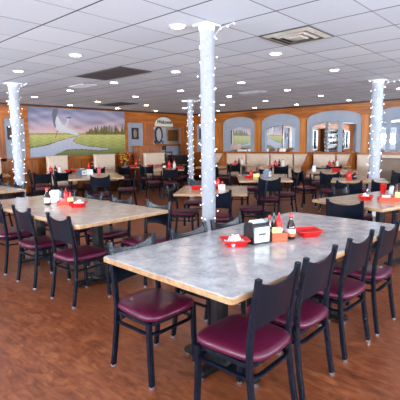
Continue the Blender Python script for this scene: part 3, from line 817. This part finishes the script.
# ------------------------------------------------------------------ chairs
def make_chair():
    t = thing('dining_chair', '', 'chair')
    # seat cushion (front is +y)
    out = []
    n = 36
    for i in range(n):
        a = 2*PI*i/n; c, s_ = math.cos(a), math.sin(a)
        e = .42
        x = abs(c)**e*math.copysign(1, c); y = abs(s_)**e*math.copysign(1, s_)
        wd = .215-.028*(0.5-.5*y) if y < 1 else .215
        out.append((x*wd, .20*y+.012*(1-x*x)*(1 if y > 0 else -1.5)))
    MB().prism(out, [(.408, -.022), (.412, -.006), (.424, .004), (.440, .004), (.451, -.006), (.458, -.03), (.462, -.08), (.463, -.14)]).build('seat', 'maroon', t, 60)
    # front legs
    for sx in (-1, 1):
        l = MB().sweep([(sx*.192, .165, .405), (sx*.192, .170, .2), (sx*.194, .180, .012)], .036, .028, (1, 0, 0)).build('leg', 'navy', t)
        MB().lathe([(.019, 0), (.019, .014)], 10, (sx*.194, .180, 0)).build('glide', 'glide', l)
        pts = [(sx*.190, -.212, .012), (sx*.188, -.190, .14), (sx*.184, -.168, .30), (sx*.182, -.160, .42), (sx*.182, -.166, .54), (sx*.182, -.186, .68), (sx*.182, -.212, .842)]
        l = MB().sweep(pts, .034, .028, (1, 0, 0)).build('leg', 'navy', t)
        MB().lathe([(.018, 0), (.018, .014)], 10, (sx*.190, -.212, 0)).build('glide', 'glide', l)
    # back panel between the posts, dished top edge
    nx_, nz_ = 14, 8; vs = []
    def by(z): 
        for (z0, y0), (z1, y1) in zip(((.42, -.160), (.54, -.166), (.68, -.186), (.842, -.212)), ((.54, -.166), (.68, -.186), (.842, -.212), (.9, -.22))):
            if z <= z1: return y0+(y1-y0)*(z-z0)/(z1-z0)
        return -.22
    for side in (0, 1):
        for j in range(nz_+1):
            for i in range(nx_+1):
                u = 2*i/nx_-1; zt = .826-.042*(1-abs(u)**2.2); zb = .575+.012*(1-u*u)
                z = zb+(zt-zb)*j/nz_
                vs.append((u*.176, by(z)-.014*(1-u*u)+(.006 if side else -.006), z))
    k = (nx_+1)*(nz_+1); fs = []
    idx = lambda i, j, s: s*k+j*(nx_+1)+i
    for j in range(nz_):
        for i in range(nx_):
            fs.append((idx(i, j, 0), idx(i+1, j, 0), idx(i+1, j+1, 0), idx(i, j+1, 0)))
            fs.append((idx(i, j, 1), idx(i, j+1, 1), idx(i+1, j+1, 1), idx(i+1, j, 1)))
    for i in range(nx_):
        fs.append((idx(i, 0, 0), idx(i, 0, 1), idx(i+1, 0, 1), idx(i+1, 0, 0)))
        fs.append((idx(i, nz_, 0), idx(i+1, nz_, 0), idx(i+1, nz_, 1), idx(i, nz_, 1)))
    MB().add(vs, fs).build('backrest', 'navy', t, 50)
    # frame under the seat and hoop stretcher
    fr = [(x*.95, y*.9-.0, .392) for x, y in rrect(.19, .185, .05)]
    MB().sweep(fr, .024, .024, (0, 0, 1), True).build('seat_frame', 'navy', t)
    hp = [(x, y, 0.33) for x, y in rrect(.188, .180, .075, 6)]
    MB().sweep(hp, .014, .026, (0, 0, 1), True).build('stretcher', 'navy', t)
    return t
proto = make_chair(); first = True
G = 'navy metal dining chairs with maroon seats'
def chair(label, x, y, face):
    """face = plan angle the sitter looks along, degrees"""
    global first
    rz = R(face-90)
    if first:
        first = False; proto.location = (x, y, 0); proto.rotation_euler.z = rz; proto['label'] = label; proto['group'] = G
        return proto
    return dup(proto, label, (x, y, 0), rz, G)
# near table, right-hand row
chair('navy chair with maroon seat nearest the camera, at bottom centre right', 1.71, 1.245, 90)
chair('navy chair second from the camera along the marble table right side', 2.175, 1.25, 90)
chair('navy chair third from the camera along the marble table right side', 2.77, 1.245, 88)
chair('navy chair farthest along the marble table right side, at right edge', 3.29, 1.222, 90)
chair('chair with maroon seat pushed under near left corner of marble table', 1.70, 1.965, -90)
chair('chair second along the marble table left side, back showing above tabletop', 2.25, 1.96, -90)
chair('chair third along the marble table left side, just right of tall column', 2.71, 1.96, -90)
# left table
chair('navy chair facing right at the long left table, nearest its front end', 2.07, 3.455, 1)
chair('navy chair second from the front on the left side of long left table', 2.07, 4.20, 0)
chair('navy chair third on the left side of long left table, cut by frame', 2.08, 4.93, 0)
chair('chair at the right side of the long left table nearest its front end', 2.83, 3.39, 180)
chair('chair second from the front along the right side of long left table', 2.83, 4.06, 180)
chair('chair third from the front along the right side of long left table', 2.83, 4.66, 180)
chair('chair last along the right side of long left table, behind red basket', 2.83, 5.30, 180)
# far-left table
chair('chair just in front of the far left lit column, its back pale blue', 2.90, 7.0, 180)
chair('chair left of the far left lit column at the table on left edge', 2.90, 7.62, 180)
chair('chair farthest left behind the table at the left edge', 2.6, 8.3, -90)
# table behind the tall column
chair('chair side-on at the left of the tan table behind tall column', 4.40, 4.33, -60)
chair('chair with its back to us just right of the tall column', 4.40, 3.67, 36)
chair('chair on the right side of the tan table behind tall column', 5.33, 3.72, 122)
chair('chair at the far side of the tan table behind tall column', 5.35, 4.95, 213)
# right centre table
chair('chair with back to us before the slate dispenser right of centre', 6.46, 4.16, 36)
chair('dark chair at the left end of the table with slate dispenser', 6.75, 5.05, -56)
chair('side-on chair at the right end of the table with slate dispenser', 7.25, 4.28, 132)
chair('chair at the far side of the table with slate dispenser', 7.7, 5.45, 215)
chair('chair facing right, standing apart left of the table with shaker', 8.45, 4.50, -22)
chair('chair with back to us before the wide mirror table, beside red bowl', 8.32, 3.83, 22)
chair('chair beyond the table with red bowl below the wide mirror', 9.8, 4.75, 205)
chair('chair on the right of the table with red bowl below wide mirror', 9.2, 3.55, 112)
# tables right
chair('chair with back to us behind the table at right with orange tray', 6.66, 2.74, 24)
chair('chair right of its twin, just below the right hand lit column', 7.05, 2.32, 24)
chair('chair at left end of the right edge table, back facing us', 4.49, 1.83, 8)
chair('chair on the far side of right edge table, pale post showing', 5.64, 2.24, -98)
chair('chair just left of the foot of the right hand lit column', 8.8, 3.32, 120)
chair('chair just right of the foot of the right hand lit column', 8.95, 2.72, 165)
# mural side
chair('chair with back to us at the table with slate dispenser below mural', 4.98, 7.35, 52)
chair('dark chair left of the table with slate dispenser below mural', 4.7, 8.35, -35)
chair('chair at the right end of the table with slate dispenser below mural', 5.86, 7.62, 140)
chair('chair with back to us below the left part of mural', 5.29, 9.40, 60)
chair('chair below the left of mural behind the far left column', 5.0, 10.15, -30)
chair('chair with back to us far left below mural, beside lit column', 4.70, 9.32, 62)
chair('chair below mural, right of its table with red condiments', 6.15, 9.62, 150)
chair('chair left of the far corner table with red bowls', 7.55, 9.75, 20)
chair('chair with back to us at the far corner table with red bowls', 8.1, 9.55, 52)
chair('chair right of the far corner table with red bowls', 8.75, 9.85, 140)
chair('chair with back to us left of slim far column', 7.52, 7.9, 46)
chair('dark chair left of the table with three sauce bottles', 7.35, 8.4, -40)
chair('chair behind the table with three sauce bottles', 8.7, 8.9, 225)
# far right tables
chair('dark chair just right of the tall column in the far middle', 10.1, 8.55, 18)
chair('dark chair far middle, left of the first arched mirror table', 10.05, 7.75, 40)
chair('chair before the booth table below the second arched mirror', 10.1, 6.1, 30)
chair('chair right of the booth table below the second arched mirror', 10.6, 5.65, 120)
chair('chair in the far middle right, between two tan tables', 8.9, 5.9, 40)

chair('chair with back to us at the table just right of slim column', 8.82, 7.62, 42)
chair('chair on the right of the table just right of slim column', 9.42, 7.62, 132)
chair('chair with back to us at the table beyond the tall column', 9.2, 9.1, 42)
chair('chair below the mural booth, left of the leaf arrangement', 6.6, 9.95, 70)
chair('chair at the left edge table below the dark picture', 3.75, 9.85, 75)
chair('chair pulled out beside the narrow booth table right of divider', 10.75, 4.85, 25)
# ------------------------------------------------------------------ booths
def booth(label, loc, rz, L, mat='booth', zt=1.07):
    t = thing('booth_bench', label, 'booth', loc, rz, 'booth benches along the walls')   # faces -y, back at y=0
    MB().box(-L/2, L/2, -.58, -.02, 0, .32).build('base', 'darkwood', t, 0)
    MB().box(-L/2, L/2, -.62, -.12, .32, .46, .03).build('seat', mat, t)
    out = rrect(L/2, .05, .03)
    n = 1
    MB().box(-L/2+.005, L/2-.005, -.15, -.02, .44, zt, .025).build('backrest', mat, t)
    MB().sweep([(-L/2+.01, -.085, zt-.005), (L/2-.01, -.085, zt-.005)], .15, .06, (0, 1, 0), rnd=.6).build('top_roll', mat, t)
    return t
for lab, x0, x1, dy in (('beige booth at wall below the left part of mural', 5.78, 6.42, .3), ('beige booth below the right part of the mural', 7.35, 8.12, .3), ('beige booth in front of the wooden host stand', 9.0, 9.9, .75), ('beige booth at far left edge beside the lit column', 3.7, 4.5, .3)):
    booth(lab, ((x0+x1)/2, Y1-dy, 0), 0, x1-x0, zt=1.13)
segs = [(9.65, 10.4), (8.75, 9.6), (7.75, 8.7), (6.85, 7.7), (6.28, 6.8), (5.4, 6.12), (4.92, 5.36), (4.1, 4.74), (3.3, 4.05), (2.4, 3.25)]
nm = ['left of the first arched mirror', 'below the first arched mirror', 'below the post between first and second mirrors', 'below the second arched mirror', 'just left of the wood divider',
      'just right of the wood divider', 'below the bar of the wide mirror', 'left of the right lit column', 'right of the right lit column', 'at the right edge of the frame']
for (a, b), n_ in zip(segs, nm):
    booth('beige booth bench along the mirror wall, '+n_, (X1-.14, (a+b)/2, 0), -PI/2, b-a, zt=1.05)
for lab, y in (('orange wood booth divider between second and wide mirrors', 6.20), ('orange wood booth divider left of the right lit column', 4.83), ('orange wood booth divider left of the first arched mirror', 9.6)):
    t = thing('booth_divider', lab, 'divider', (X1-.13, y, 0), 0, 'wood dividers between the booths')
    o = MB(); P = [(-.72, 0), (0, 0), (0, 1.12), (-.22, 1.12), (-.34, 1.04), (-.62, .74), (-.72, .66)]
    k = len(P)
    o.add([(x, -.03, z) for x, z in P]+[(x, .03, z) for x, z in P], [tuple(range(k)), tuple(range(2*k-1, k-1, -1))]+[(i, k+i, k+(i+1) % k, (i+1) % k) for i in range(k)])
    o.build('panel', 'wood', t, 0)
    MB().box(-.23, 0, -.045, .045, 1.12, 1.14).build('cap', 'woodh', t, 0)
booth('taupe booth bench behind the right lit column at the right edge', (10.9, 2.95, 0), -PI/2-.25, 1.9, 'boothgrey', 1.0)

# ------------------------------------------------------------------ table-top things
TZ = .7645
def basket(label, x, y, rz, s=1.0, fill=0, flabel=''):
    t = thing('serving_basket', label, 'basket', (x, y, TZ), rz, 'red plastic baskets')
    hb, ht, h = .062*s, .092*s, .045*s
    g = MB(); n = 4; vs = []
    for rr, z in ((hb*.98, 0), (ht, h), (ht+.006, h), (ht+.004, h-.004), (ht-.004, h), (hb-.004, .004)):
        vs += [(x_, y_, z) for x_, y_ in rrect(rr, rr, rr*.22, 3)]
    n = 16; fs = [tuple(range(n-1, -1, -1))]
    L = 6
    for l in range(L-1):
        for i in range(n): fs.append((l*n+i, l*n+(i+1) % n, (l+1)*n+(i+1) % n, (l+1)*n+i))
    fs.append(tuple(range((L-1)*n, L*n)))
    g.add(vs, fs).build('body', 'red', t, 50)
    g2 = MB()
    rim = [(x_, y_, h) for x_, y_ in rrect(ht+.002, ht+.002, ht*.22, 3)]
    g2.tube(rim, .004, 6, True).build('rim', 'redcap', t)
    cr = MB().lathe([(.012, 0), (.0165, .018), (.019, .02), (.019, .022), (.003, .0225)], 10).mesh('creamer_cup', 'creamer')
    rnd = random.Random(int(x*100))
    for i in range(fill):
        a = 2.4*i; rr = .018*math.sqrt(i)*s
        o = bpy.data.objects.new('creamer_cup', cr); COL.objects.link(o)
        lay = 0 if i < fill*.6 else (1 if i < fill*.9 else 2)
        if lay: rr = .02*math.sqrt(i-fill*(.6 if lay == 1 else .9))*s
        o.location = (x+rr*math.cos(a), y+rr*math.sin(a), TZ+.010+.021*lay); o.rotation_euler = (rnd.uniform(-.6, .6), rnd.uniform(-.6, .6), 0)
        tag(o, flabel, 'creamer', flabel)
    return t
basket('red basket full of white creamer cups left of the black dispenser', 2.215, 1.70, R(48), 1.0, 24, 'white creamer cup in the basket left of the black dispenser')
basket('empty red basket right of the dark syrup bottle on marble table', 2.80, 1.455, R(52), 1.0)
basket('red basket of white creamers on the long left table', 2.50, 4.16, R(50), 1.05, 22, 'white creamer cup in the basket on long left table')
basket('red basket with white cups on the table at right edge', 5.02, 1.85, R(20), .92, 12, 'white creamer cup in the basket at the right edge table')
basket('red basket left of the tall column on the tan table', 4.62, 4.28, R(40), .95)
basket('red basket right of the sauce bottles near the slim column', 8.15, 8.2, R(40), 1.0)
basket('red basket on the table below the wide mirror', 9.35, 4.16, R(30), 1.2)
basket('red basket left on the far corner table below mural end', 7.95, 9.98, R(30), 1.2)
basket('red basket right on the far corner table below mural end', 8.45, 9.75, R(30), 1.1)
basket('red basket on table with red condiments below the mural', 5.6, 9.6, R(30), 1.3)
basket('red basket on the table with slate dispenser right of centre', 6.75, 4.83, R(30), .9)

def dispenser(label, x, y, rz, mat='blackp', sc=1.16):
    t = thing('napkin_dispenser', label, 'dispenser', (x, y, TZ), rz, 'napkin dispensers')   # card face towards +x
    pr = [(-.052, 0), (.052, 0), (.052, .098), (.046, .114), (.030, .125), (.010, .130), (-.010, .130), (-.030, .125), (-.046, .114), (-.052, .098)]
    o = MB(); k = len(pr)
    # arched profile seen from the end, napkin slot on top, printed card on the flat side
    o.add([(-.062, a, z) for a, z in pr]+[(.062, a, z) for a, z in pr], [tuple(range(k-1, -1, -1)), tuple(range(k, 2*k))]+[(i, (i+1) % k, k+(i+1) % k, k+i) for i in range(k)])
    o.build('body', mat, t, 30)
    c = MB().box(-.054, .054, .052, .056, .014, .104, .002).build('display_card', 'facep', t, 0)
    MB().box(-.026, .026, .056, .0568, .056, .068).box(-.016, .016, .056, .0568, .042, .048).build('print', 'ink', c, 0)
    g = MB()
    for i in range(5):
        y0 = -.030+.011*i
        g.add([(-.05, y0, .118), (.05, y0, .118), (.045, y0+.02, .142-.002*i), (-.045, y0+.02, .142-.002*i), (-.05, y0+.006, .118), (.05, y0+.006, .118), (.045, y0+.026, .142-.002*i), (-.045, y0+.026, .142-.002*i)],
              [(0, 1, 2, 3), (7, 6, 5, 4), (0, 4, 5, 1), (3, 2, 6, 7), (0, 3, 7, 4), (1, 5, 6, 2)])
    g.build('napkins', 'creamer', t, 0)
    t.scale = (sc, sc, sc)
    return t
def bottle(label, x, y, h, r, mat, cap, kind='bottle', name='sauce_bottle', lab='label', group='condiment bottles', z=None, rz=0):
    t = thing(name, label, 'bottle', (x, y, TZ if z is None else z), rz, group)
    if kind == 'syrup':
        prof = [(r*.9, 0), (r, .01), (r, h*.42), (r*.93, h*.52), (r*.5, h*.70), (r*.36, h*.78), (r*.36, h*.86)]; ct = [(r*.5, h*.86), (r*.5, h*.98), (r*.4, h)]
    elif kind == 'squeeze':
        prof = [(r*.92, 0), (r, .008), (r, h*.62), (r*.9, h*.68), (r*.78, h*.7)]; ct = [(r*.85, h*.70), (r*.8, h*.74), (r*.3, h*.82), (r*.14, h)]
    else:
        prof = [(r*.9, 0), (r, .01), (r, h*.55), (r*.45, h*.75), (r*.42, h*.88)]; ct = [(r*.52, h*.88), (r*.52, h)]
    MB().lathe(prof, 14).build('body', mat, t, 50)
    MB().lathe(ct, 12).build('cap', cap, t, 50)
    if lab:
        MB().lathe([(r*1.012, h*.12), (r*1.02, h*.13), (r*1.02, h*.40), (r*1.012, h*.41)], 14).build('label', lab, t, 50)
    return t
# --- near table cluster
dispenser('black napkin dispenser with pale printed card on the marble table', 2.375, 1.625, R(160))
def caddy(label, x, y, rz, mat, w=.15, d=.10, h=.05):
    t = thing('condiment_caddy', label, 'caddy', (x, y, TZ), rz, 'condiment caddies')
    MB().box(-w/2, w/2, -d/2, d/2, 0, .008).build('bottom', mat, t, 0)
    for a in ((-w/2, w/2, -d/2, -d/2+.008), (-w/2, w/2, d/2-.008, d/2), (-w/2, -w/2+.008, -d/2+.008, d/2-.008), (w/2-.008, w/2, -d/2+.008, d/2-.008)):
        MB().box(*a, .008, h).build('side', mat, t, 0)
    return t
def packets(lab, x, y, rz, mats, n=5, w=.028, h=.075, z0=.01, name='sweetener_packet', sp=.006):
    c, s_ = math.cos(rz), math.sin(rz)
    for i in range(n):
        o = MB().box(-w, w, -.0018, .0018, 0, h).build(name, mats[i % len(mats)], None, 0)
        dy = (i-n/2)*sp
        o.location = (x-s_*dy, y+c*dy, TZ+z0); o.rotation_euler = ((i-n/2)*.05, 0, rz)
        tag(o, lab, 'packet', lab)
CD = (2.525, 1.555); ca_ = R(-36)
caddy('orange stained wooden condiment caddy beside the black dispenser', *CD, ca_, 'terracotta', .115, .125, .065)
def off(c, a, u, v): return (c[0]+u*math.cos(a)-v*math.sin(a), c[1]+u*math.sin(a)+v*math.cos(a))
packets('yellow sweetener packet standing in the orange wooden caddy', *off(CD, ca_, -.02, -.042), ca_, ['yellow'], 4, .034, .095)
bottle('dark sauce bottle with salmon cap at the left back of wooden caddy', *off(CD, ca_, -.042, .035), .17, .02, 'sauce', 'redcap', 'neck', z=TZ+.009)
bottle('slim bottle with blue grey cap at the back of wooden caddy', *off(CD, ca_, -.005, .043), .185, .016, 'green', 'slate', 'neck', z=TZ+.009, lab=None)
bottle('red squeeze ketchup bottle with pointed tip in the wooden caddy', *off(CD, ca_, .016, .0), .195, .026, 'red', 'red', 'squeeze', z=TZ+.009)
bottle('bottle with pale blue label and red cap in the wooden caddy', *off(CD, ca_, .043, .04), .14, .02, 'bluep', 'red', 'neck', z=TZ+.009, lab=None)
b_ = bottle('dark syrup bottle with red cap and white label beside wooden caddy', 2.628, 1.500, .19, .034, 'syrup', 'redcap', 'syrup')
MB().lathe([(.0352, .024), (.0352, .044)], 14).build('label', 'orangelabel', b_, 50)
# --- long left table cluster
bottle('dark syrup bottle with white label on the long left table', 2.36, 4.60, .20, .038, 'syrup', 'redcap', 'syrup')
dispenser('pale napkin holder with white napkins on the long left table', 2.58, 4.82, R(165), 'facep', 1.0)
packets('white paper napkin fanned beside the pale holder on left table', 2.53, 4.72, R(-40), ['creamer'], 4, .045, .13, 0, name='paper_napkin', sp=.022)
LC = (2.50, 4.42); la = R(-38)
caddy('orange red condiment caddy on the long left table', *LC, la, 'caddyred', .20, .10, .045)
packets('yellow packet in the orange red caddy on long left table', *off(LC, la, .05, -.022), la, ['yellow'], 4, .034, .075)
bottle('red ketchup squeeze bottle in the orange red caddy on left table', *off(LC, la, .0, .016), .19, .026, 'red', 'red', 'squeeze', z=TZ+.009, lab=None)
bottle('dark green bottle in the orange red caddy on left table', *off(LC, la, -.052, .018), .15, .02, 'green', 'slate', 'neck', z=TZ+.009, lab=None)
bottle('second red bottle with short cap in the caddy on left table', *off(LC, la, .045, .02), .14, .022, 'redcap', 'red', 'neck', z=TZ+.009, lab=None)
packets('pink packet in the orange red caddy on long left table', *off(LC, la, -.03, -.022), la, ['pink'], 3, .03, .065)
# --- right edge table cluster
RC = (5.09, 1.535); ra = R(-62)
caddy('long orange tray caddy on the table at right edge', *RC, ra, 'caddyred', .36, .14, .045)
packets('yellow packet standing in the orange tray at right edge', *off(RC, ra, .07, .01), ra, ['yellow'], 6, .07, .09)
packets('white folded card leaning on the orange tray at right edge', *off(RC, ra, -.10, -.02), ra, ['creamer'], 2, .045, .055, name='folded_card')
o = MB().lathe([(.034, 0), (.042, .12), (.044, .122), (.040, .121), (.034, .01)], 16).build('plastic_cup', 'red', None, 50, (5.72, 1.88, TZ)); tag(o, 'red plastic cup behind the red basket at right edge', 'cup')
t = thing('glass_shaker', 'clear glass shaker with metal lid beside the red cup', 'shaker', (5.68, 1.76, TZ)); MB().lathe([(.034, 0), (.036, .05), (.028, .09)], 14).build('jar', 'glasswhite', t, 50); MB().lathe([(.03, .09), (.03, .105), (.015, .12)], 14).build('lid', 'glide', t, 50)
bottle('dark sauce bottle left behind the orange tray at right edge', 5.60, 1.68, .15, .032, 'sauce', 'blackp', 'neck', lab=None)
bottle('dark bottle right behind the orange tray at right edge', 5.5, 1.60, .17, .03, 'syrup', 'blackp', 'syrup', lab=None)
bottle('red ketchup squeeze bottle at right edge beside the orange tray', 5.4, 1.53, .19, .034, 'red', 'red', 'squeeze', lab=None)
# --- table behind tall column
bottle('red ketchup bottle just right of the tall column', 4.92, 4.10, .17, .035, 'red', 'red', 'squeeze', lab=None)
bottle('short red bottle beside the ketchup right of tall column', 4.93, 4.02, .11, .03, 'red', 'redcap', 'neck', lab=None)
packets('white packet beside the red bottles right of tall column', 4.84, 3.96, R(-42), ['creamer'], 3, .05, .07, 0, sp=.008)
basket('red basket behind the ketchup right of the tall column', 4.80, 4.12, R(30), .7)
# --- slate dispenser tables
dispenser('slate napkin dispenser on the table right of centre', 7.02, 4.56, R(190), 'slate')
bottle('red bottle on the table with slate dispenser, left one', 6.95, 4.90, .16, .036, 'red', 'red', 'squeeze', lab=None)
bottle('red bottle on the table with slate dispenser, right one', 7.05, 4.80, .17, .03, 'sauce', 'red', 'neck', lab='label')
packets('yellow packet on the table with slate dispenser right of centre', 6.92, 4.76, R(-50), ['yellow', 'creamer'], 4, .06, .07, 0, sp=.01)
dispenser('slate napkin dispenser on the table below the mural', 5.12, 8.28, R(190), 'slate')
bottle('pink red bottle on the table below the mural', 5.72, 8.50, .18, .042, 'pink', 'red', 'squeeze', lab=None)
packets('white napkin standing on the table below the mural', 5.4, 8.42, R(-40), ['creamer'], 4, .08, .12, 0, sp=.02, name='folded_napkin')
# --- three bottle table
bottle('leftmost of three bottles on the table left of slim column', 7.98, 8.62, .19, .045, 'sauce', 'creamer', 'neck')
bottle('middle red one of three bottles left of slim column', 8.10, 8.55, .24, .045, 'red', 'red', 'squeeze', lab=None)
bottle('rightmost of three bottles on table left of slim column', 8.18, 8.42, .21, .045, 'label', 'redcap', 'neck', lab=None)
# --- tables far right and far left
t = thing('glass_shaker', 'pale shaker on the left of table below the wide mirror', 'shaker', (9.0, 4.55, TZ)); MB().lathe([(.045, 0), (.05, .08), (.035, .13)], 14).build('jar', 'creamer', t, 50); MB().lathe([(.036, .13), (.036, .15), (.015, .17)], 14).build('lid', 'glide', t, 50)
def cluster(where, x, y, n, seed):
    rnd = random.Random(seed)
    kinds = [('red squeeze bottle', 'red', 'squeeze'), ('dark syrup bottle', 'syrup', 'syrup'), ('red capped white bottle', 'label', 'neck'), ('brown sauce bottle', 'sauce', 'neck')]
    for i in range(n):
        k = kinds[i % 4]
        bottle('%s on %s' % (k[0], where), x+.11*(i-n/2)*.74, y-.11*(i-n/2)*.67, rnd.uniform(.15, .22), .045, k[1], 'red', k[2], lab=None)
cluster('the table with red items before the first mirror', 10.55, 7.85, 3, 1)
cluster('the far corner table below mural end', 8.3, 10.1, 2, 2)
cluster('the table with red condiments below the left mural', 5.3, 9.7, 3, 3)
cluster('the narrow booth table right of the wood divider', 11.38, 5.1, 3, 4)
cluster('the booth table left of the wide mirror', 10.5, 6.35, 3, 5)
cluster('the table against the mural wall booth', 6.85, 10.5, 2, 6)
cluster('the pale table before the right lit column', 7.5, 2.98, 2, 7)
cluster('the table at left edge below the dark picture', 3.85, 10.4, 2, 8)
for lab, x, y in (('red napkin pile on the narrow booth table right of divider', 11.4, 5.2), ('red folded napkin pile on the booth table left of wide mirror', 10.3, 6.5), ('red napkin pile on table with red items before first mirror', 10.45, 8.05), ('red napkin pile on the far corner table below mural end', 8.80, 9.70)):
    g = MB()
    for i in range(4): g.prism([(a*math.cos(.2*i)-b*math.sin(.2*i), a*math.sin(.2*i)+b*math.cos(.2*i)) for a, b in rrect(.15, .09, .02, 2)], [(.012*i, 0), (.012*i+.011, 0)])
    tag(g.build('napkin_pile', 'red', None, 0, (x, y, TZ)), lab, 'napkins', 'red napkin piles')

# patterned leaf arrangement by the mural's right end
t = thing('leaf_arrangement', 'red and yellow autumn leaf arrangement by the booth at mural right end', 'arrangement', (8.55, Y1-.42, 0))
MB().lathe([(.12, 0), (.14, .4), (.10, .88), (.13, .9)], 14).build('vase', 'darkwood', t, 50)
rnd = random.Random(5)
for nmx, mt, k in (('red_leaves', 'leafr', 60), ('yellow_leaves', 'leafy', 60), ('dark_leaves', 'leafd', 30)):
    g = MB()
    for i in range(k):
        c = Vector((rnd.uniform(-.24, .24), rnd.uniform(-.1, .1), .94+rnd.uniform(-.1, .24)))
        a = Vector((rnd.uniform(-1, 1), rnd.uniform(-1, .2), rnd.uniform(-.5, 1))).normalized(); b = a.cross(Vector((rnd.uniform(-1, 1), 1, rnd.uniform(-1, 1)))).normalized()
        nrm = a.cross(b)*.004
        g.add([c-a*.05, c+b*.028+nrm, c+a*.06, c-b*.028+nrm, c+nrm*-1], [(0, 1, 4), (1, 2, 4), (2, 3, 4), (3, 0, 4)])
    o = g.build(nmx, mt, t, 0); o['kind'] = 'stuff'

# ------------------------------------------------------------------ world and colour
w = bpy.data.worlds.new('sky'); SC.world = w; w.use_nodes = True
bg = w.node_tree.nodes['Background']; bg.inputs[0].default_value = (.62, .76, 1, 1); bg.inputs[1].default_value = 1.0
SC.view_settings.view_transform = 'Standard'; SC.view_settings.look = 'None'
SC.view_settings.exposure = 0.16; SC.view_settings.gamma = 1; SC.view_settings.use_curve_mapping = False
